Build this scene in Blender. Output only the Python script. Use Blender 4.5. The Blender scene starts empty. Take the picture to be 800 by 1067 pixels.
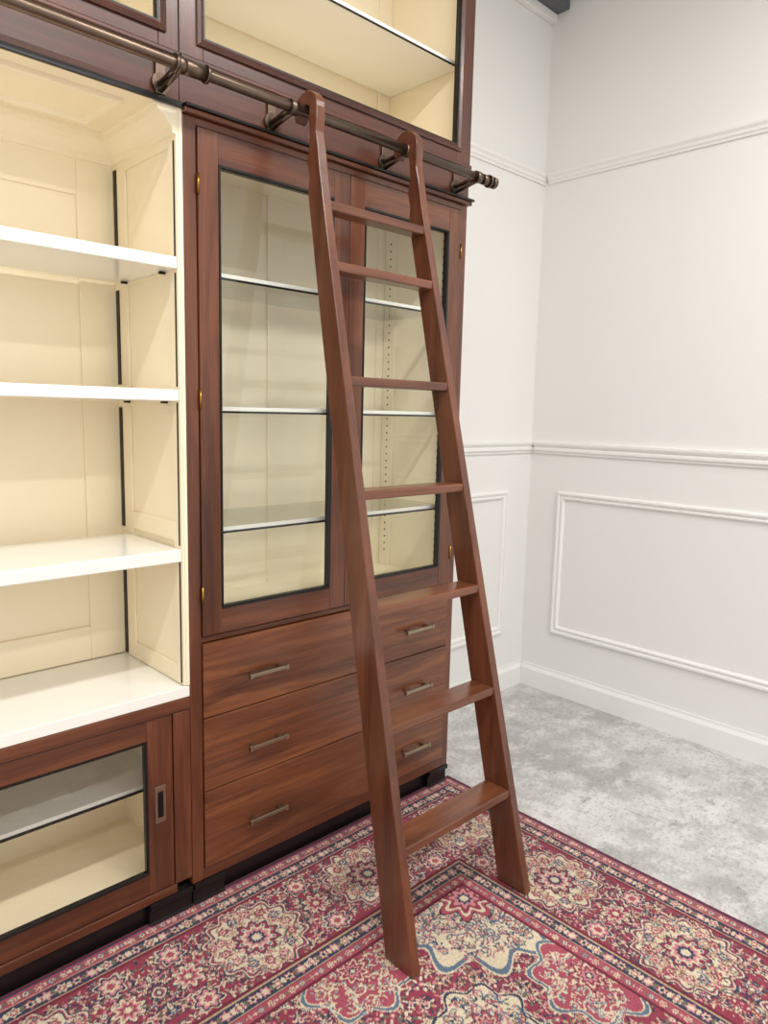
import bpy, bmesh, math, numpy as np
from mathutils import Matrix, Vector
S=bpy.context.scene
S.view_settings.view_transform='Standard'
S.view_settings.look='None'
coll=S.collection
def lin(c):
    return tuple(((v/255)/12.92 if v/255<=.04045 else ((v/255+.055)/1.055)**2.4) for v in c)+(1,)
# ---------------------------------------------------------------- materials
def newmat(n):
    m=bpy.data.materials.new(n);m.use_nodes=True;nt=m.node_tree
    return m,nt,nt.nodes['Principled BSDF']
def simple(n,c,rough=.5,metal=0,coat=0,bump=0,bscale=200,var=0,vscale=3):
    m,nt,b=newmat(n);b.inputs['Base Color'].default_value=lin(c)
    b.inputs['Roughness'].default_value=rough;b.inputs['Metallic'].default_value=metal
    b.inputs['Coat Weight'].default_value=coat;b.inputs['Coat Roughness'].default_value=.12
    tc=nt.nodes.new('ShaderNodeTexCoord')
    if var:
        no=nt.nodes.new('ShaderNodeTexNoise');no.inputs['Scale'].default_value=vscale;no.inputs['Detail'].default_value=5
        nt.links.new(tc.outputs['Object'],no.inputs['Vector'])
        mx=nt.nodes.new('ShaderNodeMix');mx.data_type='RGBA'
        a=lin(c);mx.inputs[6].default_value=tuple(v*(1-var) for v in a[:3])+(1,);mx.inputs[7].default_value=tuple(min(1,v*(1+var)) for v in a[:3])+(1,)
        nt.links.new(no.outputs['Fac'],mx.inputs[0]);nt.links.new(mx.outputs[2],b.inputs['Base Color'])
    if bump:
        no=nt.nodes.new('ShaderNodeTexNoise');no.inputs['Scale'].default_value=bscale;no.inputs['Detail'].default_value=3
        nt.links.new(tc.outputs['Object'],no.inputs['Vector'])
        bp=nt.nodes.new('ShaderNodeBump');bp.inputs['Strength'].default_value=bump;bp.inputs['Distance'].default_value=.002
        nt.links.new(no.outputs['Fac'],bp.inputs['Height']);nt.links.new(bp.outputs[0],b.inputs['Normal'])
    return m
def wood(n,axis,dark,mid,light,fig=1.0,rough=.33,rot=(0,0,0),fib=.36):
    m,nt,b=newmat(n);N=nt.nodes.new;L=nt.links.new
    tc=N('ShaderNodeTexCoord');mp=N('ShaderNodeMapping')
    st=[10,10,10];st[axis]=.8
    mp.inputs['Scale'].default_value=st;mp.inputs['Rotation'].default_value=rot;L(tc.outputs['Object'],mp.inputs['Vector'])
    n1=N('ShaderNodeTexNoise');n1.inputs['Scale'].default_value=1.6;n1.inputs['Detail'].default_value=8;n1.inputs['Roughness'].default_value=.58;n1.inputs['Distortion'].default_value=.9*fig
    L(mp.outputs[0],n1.inputs['Vector'])
    mp2=N('ShaderNodeMapping');st2=[170,170,170];st2[axis]=5
    mp2.inputs['Scale'].default_value=st2;L(tc.outputs['Object'],mp2.inputs['Vector'])
    n2=N('ShaderNodeTexNoise');n2.inputs['Scale'].default_value=1.5;n2.inputs['Detail'].default_value=4
    L(mp2.outputs[0],n2.inputs['Vector'])
    mt=N('ShaderNodeMath');mt.operation='MULTIPLY_ADD';mt.inputs[1].default_value=fib
    L(n2.outputs['Fac'],mt.inputs[0]);
    ms=N('ShaderNodeMath');ms.operation='SUBTRACT';ms.inputs[1].default_value=fib/2;L(n1.outputs['Fac'],ms.inputs[0]);L(ms.outputs[0],mt.inputs[2])
    cr=N('ShaderNodeValToRGB');e=cr.color_ramp.elements
    e[0].position=.28;e[0].color=lin(dark);e[1].position=.75;e[1].color=lin(light)
    x=e.new(.5);x.color=lin(mid)
    L(mt.outputs[0],cr.inputs[0]);L(cr.outputs[0],b.inputs['Base Color'])
    b.inputs['Roughness'].default_value=rough;b.inputs['Coat Weight'].default_value=.35;b.inputs['Coat Roughness'].default_value=.18
    bp=N('ShaderNodeBump');bp.inputs['Strength'].default_value=.12;bp.inputs['Distance'].default_value=.0008
    L(n2.outputs['Fac'],bp.inputs['Height']);L(bp.outputs[0],b.inputs['Normal'])
    return m
WD=((64,31,16),(95,50,28),(124,72,43))
WV=wood('mahogany_vertical',2,*WD);WH=wood('mahogany_horizontal',0,*WD)
WDR=wood('mahogany_drawer',0,(74,37,19),(108,60,34),(144,88,53),1.7,.33,(0,.06,0))
WU=wood('mahogany_dark',0,(52,25,15),(78,38,25),(100,54,36));WUV=wood('mahogany_dark_vertical',2,(52,25,15),(80,40,26),(104,57,38))
LV=wood('ladder_wood',2,(74,38,21),(99,54,33),(121,71,45),.8,.3);LH=wood('ladder_tread_wood',0,(80,42,24),(107,60,37),(136,82,53),.8,.3)
CREAM=simple('cream_paint',(252,238,208),.38,var=.02,vscale=2)
CREAMG=simple('cream_paint_cabinet',(253,243,218),.4,var=.01,vscale=2)
SHELF=simple('white_lacquer_shelf',(246,244,236),.18,coat=.3)
BLACK=simple('black_lacquer',(16,14,14),.3)
STRIP=simple('black_metal_strip',(22,22,22),.4,.5)
BRASS=simple('brass',(170,125,60),.3,1)
BRONZE=simple('aged_bronze',(112,96,84),.34,1,var=.25,vscale=25)
PULL=simple('antique_nickel_pull',(164,150,130),.32,1)
WALLM=simple('white_wall_paint',(234,233,230),.75,bump=.05,bscale=120)
TRIM=simple('white_trim_paint',(238,237,234),.4)
CEIL=simple('ceiling_paint',(228,228,228),.8)
BEAM=simple('dark_grey_metal',(92,96,100),.5)
def glassmat(nm='clear_glass',tint=(.985,.985,.965,1),base=.055):
    m,nt,b=newmat(nm);N=nt.nodes.new;L=nt.links.new
    nt.nodes.remove(b);o=nt.nodes['Material Output']
    t=N('ShaderNodeBsdfTransparent');t.inputs[0].default_value=tint
    g=N('ShaderNodeBsdfGlossy');g.inputs['Roughness'].default_value=.01
    f=N('ShaderNodeLayerWeight');f.inputs[0].default_value=.5
    p=N('ShaderNodeMath');p.operation='POWER';p.inputs[1].default_value=4.5;L(f.outputs['Facing'],p.inputs[0])
    a=N('ShaderNodeMath');a.operation='MULTIPLY_ADD';a.inputs[1].default_value=.85;a.inputs[2].default_value=base;L(p.outputs[0],a.inputs[0])
    x=N('ShaderNodeMixShader');L(a.outputs[0],x.inputs[0]);L(t.outputs[0],x.inputs[1]);L(g.outputs[0],x.inputs[2]);L(x.outputs[0],o.inputs[0])
    return m
GLASS=glassmat();GSHELF=glassmat('glass_shelf',(.95,.965,.94,1),.05)
EDGE=simple('ground_glass_edge',(240,243,236),.25)
def concrete():
    m,nt,b=newmat('concrete_floor');N=nt.nodes.new;L=nt.links.new
    tc=N('ShaderNodeTexCoord')
    def noise(sc,det,ro,mapsc=None,rot=0,dist=0):
        n=N('ShaderNodeTexNoise');n.inputs['Scale'].default_value=sc;n.inputs['Detail'].default_value=det;n.inputs['Roughness'].default_value=ro;n.inputs['Distortion'].default_value=dist
        if mapsc:
            mp=N('ShaderNodeMapping');mp.inputs['Scale'].default_value=mapsc;mp.inputs['Rotation'].default_value=(0,0,rot);L(tc.outputs['Object'],mp.inputs['Vector']);L(mp.outputs[0],n.inputs['Vector'])
        else:L(tc.outputs['Object'],n.inputs['Vector'])
        return n.outputs['Fac']
    def ramp(v,stops):
        c=N('ShaderNodeValToRGB');e=c.color_ramp.elements
        e[0].position=stops[0][0];e[0].color=stops[0][1];e[1].position=stops[-1][0];e[1].color=stops[-1][1]
        for p,cc in stops[1:-1]:
            x=e.new(p);x.color=cc
        L(v,c.inputs[0]);return c.outputs[0]
    W_=(1,1,1,1);K_=(0,0,0,1)
    prev=ramp(noise(2.2,10,.66),[(.40,lin((172,171,169))),(.60,lin((214,213,210)))])
    def over(prev,mask,amt,col):
        mm=N('ShaderNodeMath');mm.operation='MULTIPLY';mm.inputs[1].default_value=amt;L(mask,mm.inputs[0])
        mx=N('ShaderNodeMix');mx.data_type='RGBA';L(mm.outputs[0],mx.inputs[0]);L(prev,mx.inputs[6]);mx.inputs[7].default_value=lin(col);return mx.outputs[2]
    prev=over(prev,ramp(noise(5,12,.75,(1,1.6,1),.5),[(.50,K_),(.58,W_)]),.5,(230,229,226))
    prev=over(prev,ramp(noise(7,12,.8,(1.4,1,1),1.1),[(.42,W_),(.50,K_)]),.42,(148,148,147))
    prev=over(prev,ramp(noise(8,12,.85,(1,2.4,1),.3),[(.385,W_),(.425,K_)]),.75,(112,112,112))
    prev=over(prev,ramp(noise(3,12,.85,(3.2,1,1),2.2),[(.375,W_),(.40,K_)]),.7,(120,119,118))
    for rot,s in((.55,31),(1.9,23),(-.3,27)):
        prev=over(prev,ramp(noise(1,5,.7,(s,1.6,1),rot,.2),[(.325,W_),(.35,K_)]),.5,(128,128,128))
    prev=over(prev,ramp(noise(70,4,.7),[(.39,W_),(.45,K_)]),.5,(136,136,135))
    L(prev,b.inputs['Base Color']);b.inputs['Roughness'].default_value=.5
    return m
# ---------------------------------------------------------------- helpers
def empty(n):
    o=bpy.data.objects.new(n,None);coll.objects.link(o);o.empty_display_size=.1;return o
def addobj(n,me,mat,parent=None,bevel=0,smooth=False,seg=2):
    o=bpy.data.objects.new(n,me);coll.objects.link(o);me.materials.append(mat)
    if parent:o.parent=parent
    if bevel:
        b=o.modifiers.new('bevel','BEVEL');b.width=bevel;b.segments=seg;b.limit_method='ANGLE';b.angle_limit=math.radians(40)
    if smooth:
        for p in me.polygons:p.use_smooth=True
    return o
def boxes(n,parent,mat,bl,bevel=.0015):
    bm=bmesh.new()
    for x0,x1,y0,y1,z0,z1 in bl:
        r=bmesh.ops.create_cube(bm,size=1)
        bmesh.ops.scale(bm,verts=r['verts'],vec=(x1-x0,y1-y0,z1-z0))
        bmesh.ops.translate(bm,verts=r['verts'],vec=((x0+x1)/2,(y0+y1)/2,(z0+z1)/2))
    me=bpy.data.meshes.new(n);bm.to_mesh(me);bm.free()
    return addobj(n,me,mat,parent,bevel)
def sheet(n,parent,mat,x0,x1,y,z0,z1):
    me=bpy.data.meshes.new(n);me.from_pydata([(x0,y,z0),(x1,y,z0),(x1,y,z1),(x0,y,z1)],[],[(0,1,2,3)])
    return addobj(n,me,mat,parent)
def ring(n,parent,mat,fn,a0,a1,b0,b1,prof):
    """mitred moulding round a rectangle; prof=[(inset,height)], fn(a,b,h)->xyz"""
    vs=[];fs=[]
    for i,h in prof:
        for a,b in((a0+i,b0+i),(a1-i,b0+i),(a1-i,b1-i),(a0+i,b1-i)):vs.append(fn(a,b,h))
    for k in range(len(prof)-1):
        for j in range(4):
            j2=(j+1)%4;fs.append((k*4+j,k*4+j2,(k+1)*4+j2,(k+1)*4+j))
    me=bpy.data.meshes.new(n);me.from_pydata(vs,[],fs)
    bm=bmesh.new();bm.from_mesh(me);bmesh.ops.recalc_face_normals(bm,faces=bm.faces);bm.to_mesh(me);bm.free()
    return addobj(n,me,mat,parent)
def sweep(n,parent,mat,prof,p0,p1,out,up=(0,0,1)):
    p0=Vector(p0);p1=Vector(p1);o=Vector(out);u=Vector(up);k=len(prof)
    vs=[tuple(p+o*a+u*b) for p in(p0,p1) for a,b in prof]
    fs=[(i,(i+1)%k,k+(i+1)%k,k+i) for i in range(k)]+[tuple(range(k)),tuple(range(2*k-1,k-1,-1))]
    me=bpy.data.meshes.new(n);me.from_pydata(vs,[],fs)
    bm=bmesh.new();bm.from_mesh(me);bmesh.ops.recalc_face_normals(bm,faces=bm.faces);bm.to_mesh(me);bm.free()
    return addobj(n,me,mat,parent)
def cyls(n,parent,mat,cl,seg=24,bevel=0):
    bm=bmesh.new()
    for p0,p1,r in cl:
        p0=Vector(p0);p1=Vector(p1);d=p1-p0
        R=d.to_track_quat('Z','Y').to_matrix().to_4x4();R.translation=(p0+p1)/2
        bmesh.ops.create_cone(bm,cap_ends=True,segments=seg,radius1=r,radius2=r,depth=d.length,matrix=R)
    me=bpy.data.meshes.new(n);bm.to_mesh(me);bm.free()
    for p in me.polygons:p.use_smooth=len(p.vertices)==4
    return addobj(n,me,mat,parent,bevel)
# ---------------------------------------------------------------- room
RX=3.086;BY=2.138;CZ=3.32;X0=-3.2;Y0=-3.4
boxes('floor',None,concrete(),[(X0,RX+.1,Y0,BY+.1,-.1,0)],0)
boxes('wall_back',None,WALLM,[(X0,RX+.1,BY,BY+.1,0,CZ)],0)
boxes('wall_right',None,WALLM,[(RX,RX+.1,Y0,BY,0,CZ)],0)
boxes('ceiling',None,CEIL,[(X0,RX+.1,Y0,BY+.1,CZ,CZ+.1)],0)
base=[(0,0),(.016,0),(.016,.092),(.012,.1),(.007,.108),(.006,.12),(0,.12)]
sweep('baseboard_back',None,TRIM,base,(2.02,BY,0),(RX,BY,0),(0,-1,0))
sweep('baseboard_right',None,TRIM,base,(RX,Y0,0),(RX,BY-.0165,0),(-1,0,0))
chair=[(0,0),(.008,0),(.010,.010),(.018,.016),(.018,.026),(.012,.032),(.020,.040),(.024,.048),(.024,.058),(0,.062)]
sweep('trim_1',None,TRIM,chair,(2.02,BY,1.212),(RX,BY,1.212),(0,-1,0))
sweep('trim_2',None,TRIM,chair,(RX,Y0,1.212),(RX,BY-.025,1.212),(-1,0,0))
pic=[(0,0),(.008,0),(.010,.008),(.016,.014),(.018,.024),(.026,.034),(.028,.044),(0,.048)]
sweep('trim_3',None,TRIM,pic,(2.02,BY,2.497),(RX,BY,2.497),(0,-1,0))
sweep('trim_4',None,TRIM,pic,(RX,Y0,2.497),(RX,BY-.029,2.497),(-1,0,0))
fp=[(0,0),(0,.010),(.006,.016),(.014,.016),(.018,.009),(.026,.008),(.030,.014),(.036,.012),(.04,.004),(.042,0)]
ring('trim_5',None,TRIM,lambda a,b,h:(a,BY-h,b),2.06,2.897,.302,1.03,fp)
ring('trim_6',None,TRIM,lambda a,b,h:(RX-h,a,b),.25,1.965,.312,1.032,fp)
ring('trim_7',None,TRIM,lambda a,b,h:(RX-h,a,b),-1.7,.02,.312,1.032,fp)
boxes('ceiling_beam',None,BEAM,[(2.02,RX-.001,BY-.09,BY-.001,3.25,CZ-.001)],.003)
boxes('trim_8',None,TRIM,[(2.02,RX-.001,BY-.03,BY,3.21,3.249)],.004)
# ---------------------------------------------------------------- centre cabinet
D=1.696;XL=.916;XR=1.998
cab=empty('glass_door_display_cabinet')
boxes('carcass_sides',cab,WV,[(.931,.946,D+.024,BY-.002,.075,2.104),(XR-.016,XR,D+.024,BY-.002,.075,2.104)])
boxes('face_frame_stiles',cab,WV,[(.926,.962,D,D+.024,.075,2.104),(1.966,XR,D,D+.024,.075,2.104)],.002)
boxes('face_frame_rails',cab,WH,[(.962,1.966,D,D+.024,2.086,2.104),(.962,1.966,D,D+.024,.075,.108),(.962,1.966,D+.004,D+.024,.768,.782)],.0015)
boxes('drawer_case',cab,BLACK,[(.947,1.98,D+.026,BY-.01,.09,.77)])
boxes('interior_lining',cab,CREAMG,[(.947,.960,D+.026,2.07,.80,2.09),(1.968,1.981,D+.026,2.07,.80,2.09),(.947,1.981,2.07,2.09,.77,2.104),(.947,1.981,D+.026,2.07,.785,.80),(.947,1.981,D+.026,2.07,2.09,2.104)],0)
bb=[(.96,1.0,2.062,2.07,.80,2.09),(1.928,1.968,2.062,2.07,.80,2.09),(1.43,1.498,2.062,2.07,.80,2.09)]
boxes('back_framing',cab,CREAMG,bb,.001)
boxes('side_framing',cab,CREAMG,[(1.962,1.968,1.74,1.79,.8,2.09),(1.962,1.968,2.0,2.06,.8,2.09),(.960,.966,1.74,1.79,.8,2.09),(.960,.966,2.0,2.06,.8,2.09)],.001)
pins=[]
for k in range(44):
    z=.86+k*.027
    for y in(1.765,2.03):pins.append((1.9612,1.9622,y-.003,y+.003,z-.003,z+.003))
boxes('shelf_pin_holes',cab,STRIP,pins,0)
sz=[1.748,1.397,1.065]
boxes('shelves',cab,GSHELF,[(.967,1.961,1.7452,2.06,z-.005,z+.005) for z in sz],0)
boxes('shelf_front_edges',cab,EDGE,[(.967,1.961,1.741,1.745,z-.006,z+.006) for z in sz],0)
boxes('shelf_edge_strips',cab,STRIP,[(.967,1.961,1.738,1.7408,z-.011,z-.005) for z in sz],0)
def door(i,x0,x1,g0,g1):
    z0,z1,c0,c1=.787,2.083,.855,2.007
    boxes('door_%d_stiles'%i,cab,WV,[(x0,g0,D-.006,D+.018,z0,z1),(g1,x1,D-.006,D+.018,z0,z1)],.002)
    boxes('door_%d_rails'%i,cab,WH,[(g0,g1,D-.0055,D+.018,z0,c0),(g0,g1,D-.0055,D+.018,c1,z1)],.0015)
    ring('door_%d_glazing_bead'%i,cab,BLACK,lambda a,b,h:(a,D-h,b),g0,g1,c0,c1,[(0,.004),(0,.0075),(.005,.0075),(.008,.002),(.008,-.012)])
    sheet('door_%d_pane'%i,cab,GLASS,g0+.003,g1-.003,D+.006,c0+.003,c1-.003)
door(1,.964,1.4625,1.022,1.403);door(2,1.4645,1.963,1.523,1.905)
hg=[]
for x in(.963,1.9645):
    for z in(1.95,1.42,.90):hg.append(((x,D-.008,z-.024),(x,D-.008,z+.024),.0032))
cyls('hinges',cab,BRASS,hg,12)
dr=[(.5535,.764),(.3395,.5505),(.111,.3365)]
for i,(a,b) in enumerate(dr):
    boxes('drawer_%d'%(i+1),cab,WDR,[(.9645,1.9635,D-.004,D+.0235,a,b)],.002)
    zc=[.65,.434,.207][i];pb=[];pr=[]
    for xc in(1.162,1.797):
        pb.append((xc-.062,xc+.062,D-.034,D-.026,zc-.006,zc+.006))
        for s in(-1,1):
            pb.append((xc+s*.046-.006,xc+s*.046+.006,D-.027,D-.004,zc-.005,zc+.005))
            pb.append((xc+s*.062-.005,xc+s*.062+.005,D-.036,D-.024,zc-.008,zc+.008))
    boxes('drawer_%d_pulls'%(i+1),cab,PULL,pb,.002)
boxes('plinth',cab,BLACK,[(.935,1.99,D+.025,BY-.01,0.001,.074)],.002)
def bracket(n,par,x0,x1):
    prof=[(D-.004,.074),(D-.004,.058),(D+.006,.05),(D+.006,.014),(D-.002,.010),(D-.002,.001),(D+.0245,.001),(D+.0245,.074)]
    k=len(prof);vs=[(x,y,z) for x in(x0,x1) for y,z in prof]
    fs=[(i,(i+1)%k,k+(i+1)%k,k+i) for i in range(k)]+[tuple(range(k)),tuple(range(2*k-1,k-1,-1))]
    me=bpy.data.meshes.new(n);me.from_pydata(vs,[],fs)
    bm=bmesh.new();bm.from_mesh(me);bmesh.ops.recalc_face_normals(bm,faces=bm.faces);bm.to_mesh(me);bm.free()
    addobj(n,me,BLACK,par,.001)
bracket('plinth_foot_1',cab,.93,1.03);bracket('plinth_foot_2',cab,1.90,2.0)
boxes('cornice',cab,WH,[(.926,2.008,D-.014,BY-.002,2.105,2.118)],.003)
boxes('cornice_black_line',cab,BLACK,[(.926,2.014,D-.020,BY-.002,2.1182,2.126)],.002)
# ---------------------------------------------------------------- open bookcase bay (left)
ob=empty('open_shelf_bookcase');LX=-.16;IB=2.07
boxes('interior_back',ob,CREAM,[(LX,XL+.008,IB,BY-.002,.075,2.117)],0)
boxes('side_panels',ob,CREAM,[(XL,.9255,D,IB,.66,2.117),(LX-.0,LX+.02,D,IB,.66,2.117)],.001)
sf=[(XL-.006,XL,D+.002,D+.045,.66,2.117),(XL-.006,XL,1.985,IB,.66,2.117)]
for z in(.66,1.05,1.40,1.73,2.03):sf.append((XL-.006,XL,D+.045,1.985,z,z+.05 if z<2 else 2.117))
boxes('side_panel_framing',ob,CREAM,sf,.0015)
bf=[(LX+.02,.03,IB-.008,IB,.66,2.117),(.81,XL-.006,IB-.008,IB,.66,2.117),(.03,.81,IB-.008,IB,.66,.76),(.03,.81,IB-.008,IB,1.96,2.117)]
boxes('back_panel_framing',ob,CREAM,bf,.002)
boxes('soffit',ob,CREAM,[(LX,.9255,D+.002,BY-.002,2.1175,2.126)],0)
fs_=lambda a,b,h:(a,b,2.1175-h)
crown=[(0,0),(.058,0),(.056,.010),(.046,.012),(.044,.020),(.030,.030),(.018,.044),(.010,.050),(.008,.064),(0,.066)]
sweep('crown_back',ob,CREAM,crown,(LX+.02,IB-.008,2.1175),(XL-.006,IB-.008,2.1175),(0,-1,0),(0,0,-1))
sweep('crown_right',ob,CREAM,crown,(XL-.006,D+.003,2.1175),(XL-.006,IB-.008,2.1175),(-1,0,0),(0,0,-1))
sweep('crown_left',ob,CREAM,crown,(LX+.02,D+.003,2.1175),(LX+.02,IB-.008,2.1175),(1,0,0),(0,0,-1))
ring('soffit_panel_moulding',ob,CREAM,fs_,LX+.11,XL-.11,D+.06,IB-.11,[(0,0),(0,.010),(.010,.012),(.016,.004),(.018,0)])
st=[]
for a,b in((.665,.985),(1.05,1.395),(1.46,1.72),(1.79,2.04)):
    st.append((XL-.0085,XL-.0062,2.035,2.053,a,b))
for a,b in((.665,1.0),(1.04,1.41),(1.45,1.73),(1.77,2.04)):
    st.append((XL-.0075,XL-.0062,D+.012,D+.018,a,b))
boxes('shelf_standards',ob,STRIP,st,0)
boxes('shelves',ob,SHELF,[(LX+.021,XL-.0065,D+.004,2.028,a,b) for a,b in((1.738,1.767),(1.414,1.443),(.998,1.032))],.003)
boxes('shelf_clips',ob,STRIP,[(XL-.022,XL-.007,y,y+.012,z-.006,z-.0005) for z in(1.738,1.414,.998) for y in(1.76,1.98)],.001)
boxes('counter',ob,SHELF,[(LX,.9255,D+.001,IB-.009,.628,.658)],.002)
boxes('lower_rails',ob,WH,[(LX,.9255,D,D+.03,.592,.627),(LX,.880,D,D+.03,.075,.10)],.002)
boxes('lower_stile',ob,WV,[(.876,.9255,D+.001,D+.03,.10,.591),(LX,LX+.04,D+.001,D+.03,.10,.591)],.002)
boxes('lower_side',ob,CREAM,[(.905,.9255,D+.031,IB,.10,.627),(LX,LX+.02,D+.031,IB,.10,.627)],0)
boxes('lower_floor',ob,CREAM,[(LX,.9255,D+.031,IB,.085,.12)],0)
boxes('lower_shelf',ob,SHELF,[(LX+.02,.905,1.79,IB-.001,.352,.368)],.001)
boxes('lower_shelf_edge',ob,STRIP,[(LX+.02,.905,1.786,1.7895,.351,.358)],0)
def sdoor(i,x0,x1,y):
    g0,g1=x0+.072,x1-.072
    boxes('sliding_door_%d_stiles'%i,ob,WV,[(x0,g0,y,y+.018,.102,.590),(g1,x1,y,y+.018,.102,.590)],.0015)
    boxes('sliding_door_%d_rails'%i,ob,WH,[(g0,g1,y,y+.018,.102,.162),(g0,g1,y,y+.018,.535,.590)],.0015)
    ring('sliding_door_%d_bead'%i,ob,BLACK,lambda a,b,h:(a,y-h,b),g0,g1,.162,.535,[(0,-.001),(0,.003),(.005,.003),(.007,-.001),(.007,-.012)])
    sheet('sliding_door_%d_pane'%i,ob,GLASS,g0+.003,g1-.003,y+.008,.165,.532)
sdoor(1,.25,.873,D+.004);sdoor(2,LX+.042,.36,D+.0235)
boxes('sliding_door_pull_plate',ob,PULL,[(.820,.851,D+.001,D+.0038,.298,.402)],.001)
boxes('sliding_door_pull_cup',ob,STRIP,[(.828,.843,D-.0003,D+.0008,.314,.386)],0)
boxes('plinth',ob,BLACK,[(LX,.93,D+.025,BY-.01,0.001,.074)],.002)
bracket('plinth_foot_1',ob,.80,.925);bracket('plinth_foot_2',ob,LX,LX+.1)
boxes('cornice_black_line',ob,BLACK,[(LX,.9255,D-.008,D+.001,2.112,2.126)],.002)
# ---------------------------------------------------------------- upper cabinets
def upper(nm,x0,x1,g0,g1):
    u=empty(nm);zt=3.15;zo=2.287
    boxes('frieze',u,WU,[(x0,x1,D+.002,D+.022,2.127,2.222)],.001)
    boxes('frieze_moulding',u,WU,[(x0,x1,D-.010,D+.022,2.2225,2.236)],.004)
    boxes('bottom_rail',u,WU,[(g0,g1,D,D+.022,2.2365,zo)],.002)
    boxes('top_rail',u,WU,[(g0,g1,D,D+.022,3.09,zt)],.002)
    boxes('stiles',u,WUV,[(x0,g0,D-.0005,D+.022,2.2365,zt),(g1,x1,D-.0005,D+.022,2.2365,zt)],.002)
    ring('opening_moulding',u,WU,lambda a,b,h:(a,D-h,b),g0-.018,g1+.018,zo-.018,3.108,[(0,0),(0,.006),(.008,.010),(.014,.004),(.018,.003),(.018,-.02)])
    ring('opening_bead',u,BLACK,lambda a,b,h:(a,D-h,b),g0,g1,zo,3.09,[(0,.0035),(.004,.0035),(.006,-.002),(.006,-.012)])
    boxes('interior',u,CREAM,[(x0,x1,D+.023,BY-.05,zo-.03,zo-.008),(x0,x1,BY-.05,BY-.002,2.127,zt),(x0,x0+.015,D+.023,BY-.05,zo-.008,zt),(x1-.015,x1,D+.023,BY-.05,zo-.008,zt),(x0+.015,x1-.015,D+.023,BY-.05,zt-.015,zt)],0)
    boxes('back_framing',u,CREAM,[(x0+.015,x0+.075,BY-.058,BY-.05,zo-.008,zt-.02),(x1-.075,x1-.015,BY-.058,BY-.05,zo-.008,zt-.02),(x0+.075,x1-.075,BY-.058,BY-.05,zo-.008,zo+.07)],.002)
    boxes('shelf',u,SHELF,[(x0+.016,x1-.016,D+.05,BY-.06,2.556,2.574)],.002)
    boxes('shelf_edge',u,STRIP,[(x0+.016,x1-.016,D+.046,D+.0495,2.555,2.560)],0)
    return u
upper('upper_display_cabinet',.921,2.004,.985,1.932)
upper('upper_display_cabinet.001',LX,.9195,LX+.06,.868)
# ---------------------------------------------------------------- ladder rail
rail=empty('ladder_rail');RY=1.60;RZ=2.165;RR=.013
cl=[((LX,RY,RZ),(1.985,RY,RZ),RR)]
cl+=[((.86,RY,RZ),(.935,RY,RZ),.017),((.855,RY,RZ),(.862,RY,RZ),.020),((.933,RY,RZ),(.94,RY,RZ),.020)]
cl+=[((1.955,RY,RZ),(1.985,RY,RZ),.016),((1.985,RY,RZ),(1.992,RY,RZ),.020),((1.992,RY,RZ),(2.004,RY,RZ),.014),((2.004,RY,RZ),(2.02,RY,RZ),.018)]
cyls('rail_tube',rail,BRONZE,cl,32)
brl=[];cyb=[]
for x in(-.05,.87,1.185,1.60,1.93):
    cyb+=[((x,RY,RZ),(x,D-.0005,RZ-.012),.007),((x-.011,RY,RZ),(x+.011,RY,RZ),.018),((x,D-.006,RZ-.012),(x,D+.0015,RZ-.012),.022)]
    cyb+=[((x,RY+.004,RZ-.013),(x,D-.003,RZ-.03),.0055)]
    brl.append((x-.013,x+.013,D-.006,D+.0018,2.128,2.205))
cyls('rail_bracket_arms',rail,BRONZE,cyb,20);boxes('rail_bracket_plates',rail,BRONZE,brl,.002)
# ---------------------------------------------------------------- ladder
lad=empty('rolling_library_ladder')
yf=lambda z:1.088+.222*z
def dep(z):return .100-.040*min(z,2.0)/2.0
hx,hz=RY,RZ
Z0=.0125
pts=[]
for z in(Z0,.6,1.2,1.7,2.0):pts.append((yf(z),z))
pts+= [(yf(2.06)-.003,2.06),(hx-.046,2.11),(hx-.048,2.14)]
for a in range(180,-31,-15):
    pts.append((hx+.048*math.cos(math.radians(a)),hz+.006+.046*math.sin(math.radians(a))))
pts.append((hx+.030,hz-.020))
for a in range(-20,226,15):
    pts.append((hx+.0165*math.cos(math.radians(a)),hz+.0165*math.sin(math.radians(a))))
pts+=[(hx-.018,2.12),(hx-.020,2.08),(hx-.012,2.04),(yf(1.98)+dep(1.98)-.01,2.0),(yf(1.95)+dep(1.95),1.96)]
for z in(1.6,1.2,.6,Z0):pts.append((yf(z)+dep(z),z))
inL=lambda z:1.217+.0165*z
inR=lambda z:1.660-.031*z
TH=.028
def stile(n,fa,fb):
    k=len(pts);bm=bmesh.new()
    A=[bm.verts.new((fa(z),y,z)) for y,z in pts];B=[bm.verts.new((fb(z),y,z)) for y,z in pts]
    bm.faces.new(A);bm.faces.new(B[::-1])
    for i in range(k):bm.faces.new((A[i],B[i],B[(i+1)%k],A[(i+1)%k]))
    bmesh.ops.recalc_face_normals(bm,faces=bm.faces)
    me=bpy.data.meshes.new(n);bm.to_mesh(me);bm.free()
    addobj(n,me,LV,lad,.003,seg=3)
stile('stile_left',lambda z:inL(z)-TH,inL);stile('stile_right',inR,lambda z:inR(z)+TH)
for i,z in enumerate((.315,.612,.906,1.198,1.488,1.781,1.938)):
    t=.024;y0=yf(z)+.001;y1=yf(z)+dep(z)-.006
    boxes('tread_%d'%(i+1),lad,LH,[(inL(z)-.003,inR(z)+.003,y0,y1,z-t,z)],.004)
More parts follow.
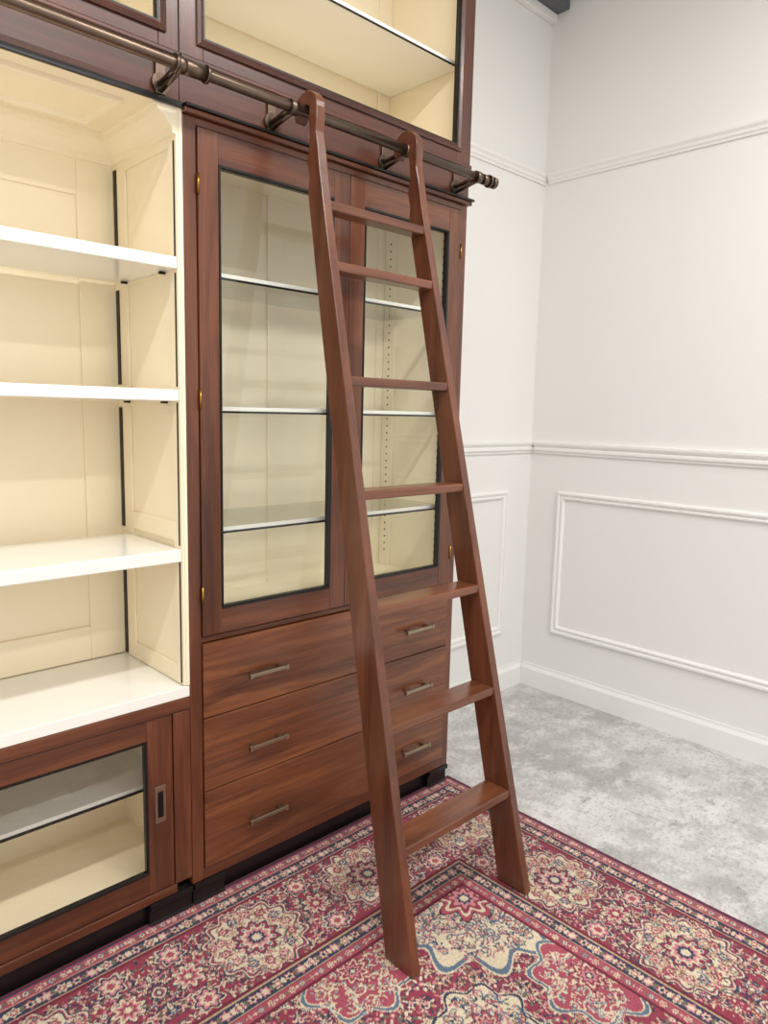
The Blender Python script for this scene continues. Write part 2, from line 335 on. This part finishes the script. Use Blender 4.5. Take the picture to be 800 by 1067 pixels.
# ---------------------------------------------------------------- rug (colours woven per-vertex)
rx0,rx1,ry0,ry1=-.61,2.03,-.70,1.716;dx=.003
W=rx1-rx0;Lh=ry1-ry0
nu=int(W/2/dx)+1;nv=int(Lh/2/dx)+1
U,V=np.meshgrid(np.arange(nu)*dx,np.arange(nv)*dx,indexing='ij')
rng=np.random.default_rng(7)
c=lambda *r:np.array(r,float)
RED=c(146,62,80);DRED=c(112,46,60);NAVY=c(60,62,86);CRM=c(218,203,176);BLU=c(98,116,136);PNK=c(202,134,140);TAN=c(188,160,132);OLV=c(114,112,94);ROSE=c(170,82,98);LBL=c(150,162,166);DK=c(66,48,58)
img=np.empty((nu,nv,3));img[:]=RED
def win(cu,cv,R):
    a=max(0,int((cu-R)/dx));b=min(nu,int((cu+R)/dx)+2);d=max(0,int((cv-R)/dx));e=min(nv,int((cv+R)/dx)+2)
    return (slice(a,b),slice(d,e)) if b>a and e>d else None
def flower(cu,cv,R,n,cols,ph=0,mask=None,amp=.18):
    w=win(cu,cv,R*1.05)
    if not w:return
    u=U[w]-cu;v=V[w]-cv;r=np.hypot(u,v);t=np.arctan2(v,u)
    rn=r/(R*(1-amp+amp*np.cos(n*t+ph)))
    sub=img[w]
    for th,col in cols:
        k=rn<th
        if mask is not None:k=k&mask[w]
        sub[k]=col
def leaf(cu,cv,l,wd,ang,col):
    w=win(cu,cv,l)
    if not w:return
    u=U[w]-cu;v=V[w]-cv;p=u*math.cos(ang)+v*math.sin(ang);q=-u*math.sin(ang)+v*math.cos(ang)
    img[w][(p/l)**2+(q/(wd))**2<1]=col
def disc(cu,cv,r,col):
    w=win(cu,cv,r)
    if not w:return
    img[w][np.hypot(U[w]-cu,V[w]-cv)<r]=col
def curve(f,n,r,col):
    for i in range(n):
        a,b=f(i/(n-1));disc(a,b,r,col)
def pal():
    P=[[(1,NAVY),(.88,PNK),(.6,CRM),(.3,RED)],[(1,DK),(.88,CRM),(.6,ROSE),(.3,CRM)],[(1,CRM),(.85,BLU),(.55,CRM),(.28,NAVY)],[(1,DK),(.86,ROSE),(.55,PNK),(.28,CRM)],[(1,NAVY),(.85,TAN),(.5,RED),(.25,CRM)],[(1,CRM),(.82,RED),(.5,PNK),(.25,CRM)],[(1,NAVY),(.85,CRM),(.5,PNK)]]
    return P[rng.integers(len(P))]
def scatter(mask,step,r0,r1,vcol,leaves=(OLV,TAN,CRM,PNK)):
    for a in np.arange(0,W/2+step,step):
        for b in np.arange(0,Lh/2+step,step):
            u=a+rng.uniform(-.35,.35)*step;v=b+rng.uniform(-.35,.35)*step
            iu=min(nu-1,max(0,int(u/dx)));iv=min(nv-1,max(0,int(v/dx)))
            if not mask[iu,iv]:continue
            an=rng.uniform(0,6.28);R=rng.uniform(r0,r1)
            sr=step*rng.uniform(.45,.75)
            curve(lambda t:(u+sr*(1-t*.6)*math.cos(an+4.2*t)-sr*.2,v+sr*(1-t*.6)*math.sin(an+4.2*t)),22,.0024,vcol)
            for k in range(5):
                aa=an+k*1.26+rng.uniform(-.3,.3);leaf(u+R*1.4*math.cos(aa),v+R*1.4*math.sin(aa),R*.6,R*.28,aa,leaves[rng.integers(len(leaves))])
            flower(u,v,R,int(rng.integers(5,9)),pal(),rng.uniform(0,6))
BW_=.47
field=(U>BW_)&(V>BW_)
img[field]=RED
def scallop(cu,cv,R,n,colout,colin,amp=.1):
    flower(cu,cv,R,n,[(1,CRM),(.975,colout),(.91,CRM),(.885,colin)],0,field,amp)
scatter(field,.032,.008,.013,NAVY)
cart=[(W/2,Lh/2,.50,16,NAVY,CRM),(W/2-.42,Lh/2,.20,10,BLU,CRM),(W/2,BW_+.16,.17,10,NAVY,CRM),(BW_+.04,BW_+.04,.30,12,BLU,CRM),(BW_+.46,BW_+.03,.16,8,BLU,ROSE),(BW_+.03,BW_+.44,.16,8,BLU,ROSE),(BW_+.34,BW_+.36,.13,8,NAVY,CRM)]
for cu,cv,R,n,co,ci in cart:
    scallop(cu,cv,R,n,co,ci)
    mk=(np.hypot(U-cu,V-cv)<R*.76)&field
    scatter(mk,.028,.007,.011,BLU if ci is CRM else CRM,(OLV,ROSE,NAVY,PNK) if ci is CRM else (CRM,ROSE,LBL))
    flower(cu,cv,R*.34,8,[(1,DK),(.93,ROSE),(.75,CRM),(.62,RED),(.42,PNK),(.25,NAVY),(.14,CRM)],0,field)
bmask=~field
m=np.minimum(U,V);s=np.maximum(U,V)
mainb=(m>.105)&(m<.375)
img[bmask]=RED
scatter(mainb,.027,.007,.011,NAVY)
P=.40
cs=[.24+P*k for k in range(6)]
for k,q in enumerate(cs):
    for cu,cv in sorted({(.24,q),(q,.24)}):
        flower(cu,cv,.146,14,[(1,NAVY),(.968,CRM),(.935,ROSE),(.90,NAVY),(.87,CRM)],0,None,.07)
        mk=(np.hypot(U-cu,V-cv)<.118)
        scatter(mk,.026,.006,.011,TAN,(OLV,ROSE,BLU,PNK))
        for j in range(14):
            t=j*2*math.pi/14;flower(cu+.094*math.cos(t),cv+.094*math.sin(t),.0165,6,[(1,DK),(.88,[ROSE,PNK,BLU][j%3]),(.5,CRM),(.3,RED)],t)
        flower(cu,cv,.066,10,[(1,NAVY),(.92,RED),(.7,CRM),(.55,PNK),(.38,NAVY),(.22,CRM)],0,None,.12)
        for j in range(10):
            t=j*.628;flower(cu+.045*math.cos(t),cv+.045*math.sin(t),.008,5,[(1,CRM),(.6,BLU)],t)
    q2=q+P/2
    for cu,cv in((.24,q2),(q2,.24)):
        for dd in(-1,1):
            a,b=(cu+dd*.095,cv) if cu==.24 else (cu,cv+dd*.095)
            flower(a,b,.042,7,[(1,CRM),(.9,NAVY),(.72,PNK),(.5,CRM),(.3,ROSE)],0,None,.15)
        flower(cu,cv,.046,8,[(1,DK),(.9,CRM),(.7,PNK),(.48,RED),(.25,CRM)],0,None,.2)
def band(a,b,ground,cols,period,R,n=6):
    k=(m>=a)&(m<b);img[k]=ground
    mid=(a+b)/2
    for i in range(int(2/period)):
        q=mid+i*period
        for cu,cv in((mid,q),(q,mid)):
            if max(cu,cv)>W/2+.1:continue
            flower(cu,cv,R,n,cols[i%len(cols)],i)
            h=period/2
            c2,v2=(cu,cv+h) if cu==mid else (cu+h,cv)
            leaf(c2,v2,R*.6,R*.3,0 if cu==mid else 1.57,OLV if i%2 else CRM)
F1=[(1,CRM),(.7,ROSE),(.4,CRM)];F2=[(1,BLU),(.7,CRM),(.4,RED)];F3=[(1,ROSE),(.7,CRM),(.4,NAVY)];F4=[(1,PNK),(.6,CRM)]
band(0,.010,DRED,[F1],9,.001);band(.010,.018,NAVY,[F1],9,.001)
band(.018,.046,ROSE,[F1,F2],.030,.011);band(.046,.050,TAN,[F1],9,.001)
band(.052,.092,NAVY,[F1,F3,F4],.036,.016);band(.092,.096,TAN,[F1],9,.001);band(.098,.105,DRED,[F1],9,.001)
band(.375,.382,DRED,[F1],9,.001);band(.384,.388,TAN,[F1],9,.001);band(.388,.428,NAVY,[F3,F1,F4],.036,.016)
band(.428,.432,TAN,[F1],9,.001);band(.434,.460,ROSE,[F2,F1],.030,.010);band(.460,.470,DRED,[F1],9,.001)
full=np.concatenate([img,img[-2::-1]],0);full=np.concatenate([full,full[:,-2::-1]],1)
NX,NY=full.shape[:2]
full=full/255.;full=np.where(full<=.04045,full/12.92,((full+.055)/1.055)**2.4)
full*=rng.uniform(.8,1.12,(NX,NY,1))
gx=rx1-np.arange(NX)*dx;gy=ry1-np.arange(NY)*dx
GX,GY=np.meshgrid(gx,gy,indexing='ij')
GZ=.010+rng.uniform(-.0006,.0006,(NX,NY))
GZ[0,:]=GZ[-1,:]=0.001;GZ[:,0]=GZ[:,-1]=0.001
co=np.stack([GX,GY,GZ],-1).reshape(-1,3)
idx=np.arange(NX*NY).reshape(NX,NY)
q=np.stack([idx[:-1,:-1],idx[:-1,1:],idx[1:,1:],idx[1:,:-1]],-1).reshape(-1,4)
me=bpy.data.meshes.new('persian_rug');me.vertices.add(len(co));me.vertices.foreach_set('co',co.ravel())
me.loops.add(q.size);me.loops.foreach_set('vertex_index',q.ravel().astype(np.int32))
me.polygons.add(len(q));me.polygons.foreach_set('loop_start',(np.arange(len(q))*4).astype(np.int32))
me.update(calc_edges=True)
at=me.color_attributes.new('weave','FLOAT_COLOR','POINT')
rgba=np.ones((NX*NY,4),np.float32);rgba[:,:3]=full.reshape(-1,3);at.data.foreach_set('color',rgba.ravel())
rm,nt,b=newmat('woven_rug');a=nt.nodes.new('ShaderNodeAttribute');a.attribute_name='weave'
tc=nt.nodes.new('ShaderNodeTexCoord');no=nt.nodes.new('ShaderNodeTexNoise');no.inputs['Scale'].default_value=3;no.inputs['Detail'].default_value=6
nt.links.new(tc.outputs['Object'],no.inputs['Vector'])
cr=nt.nodes.new('ShaderNodeValToRGB');cr.color_ramp.elements[0].position=.3;cr.color_ramp.elements[0].color=(.8,.8,.8,1);cr.color_ramp.elements[1].position=.7
nt.links.new(no.outputs['Fac'],cr.inputs[0])
mx=nt.nodes.new('ShaderNodeMix');mx.data_type='RGBA';mx.blend_type='MULTIPLY';mx.inputs[0].default_value=1
nt.links.new(a.outputs['Color'],mx.inputs[6]);nt.links.new(cr.outputs[0],mx.inputs[7]);nt.links.new(mx.outputs[2],b.inputs['Base Color'])
b.inputs['Roughness'].default_value=.95;b.inputs['Sheen Weight'].default_value=.1;b.inputs['Specular IOR Level'].default_value=.15
addobj('persian_rug',me,rm)
# ---------------------------------------------------------------- lights
w=bpy.data.worlds.new('world');S.world=w;w.use_nodes=True
w.node_tree.nodes['Background'].inputs[0].default_value=(1,.985,.96,1);w.node_tree.nodes['Background'].inputs[1].default_value=1.06
def area(n,loc,sx,sy,p,col=(1,.98,.95),rot=(0,0,0)):
    l=bpy.data.lights.new(n,'AREA');l.shape='RECTANGLE';l.size=sx;l.size_y=sy;l.energy=p;l.color=col
    o=bpy.data.objects.new(n,l);coll.objects.link(o);o.location=loc;o.rotation_euler=rot
for i,(x,y,p) in enumerate(((-.3,.3,25),(.9,.3,27),(2.0,.2,22),(-.2,-1.4,24),(1.4,-1.4,26))):
    area('ceiling_light_%d'%i,(x,y,3.28),.9,.14,p)
# ---------------------------------------------------------------- camera
f=754.3;an,pi_,ro=[math.radians(v) for v in(46.05,7.89,1.34)]
fh=Vector((math.cos(an),math.sin(an),0));R=Vector((math.sin(an),-math.cos(an),0));Z=Vector((0,0,1))
F=fh*math.cos(pi_)-Z*math.sin(pi_);Up=Z*math.cos(pi_)+fh*math.sin(pi_)
Ri=R*math.cos(ro)+Up*math.sin(ro);Ui=-R*math.sin(ro)+Up*math.cos(ro)
cd=bpy.data.cameras.new('camera');cam=bpy.data.objects.new('camera',cd);coll.objects.link(cam)
M=Matrix.Identity(4)
for i in range(3):M[i][0]=Ri[i];M[i][1]=Ui[i];M[i][2]=-F[i]
M.translation=Vector((0,0,1.4));cam.matrix_world=M
cd.sensor_fit='VERTICAL';cd.sensor_height=24;cd.lens=f*24/1067;cd.clip_start=.05
S.camera=cam
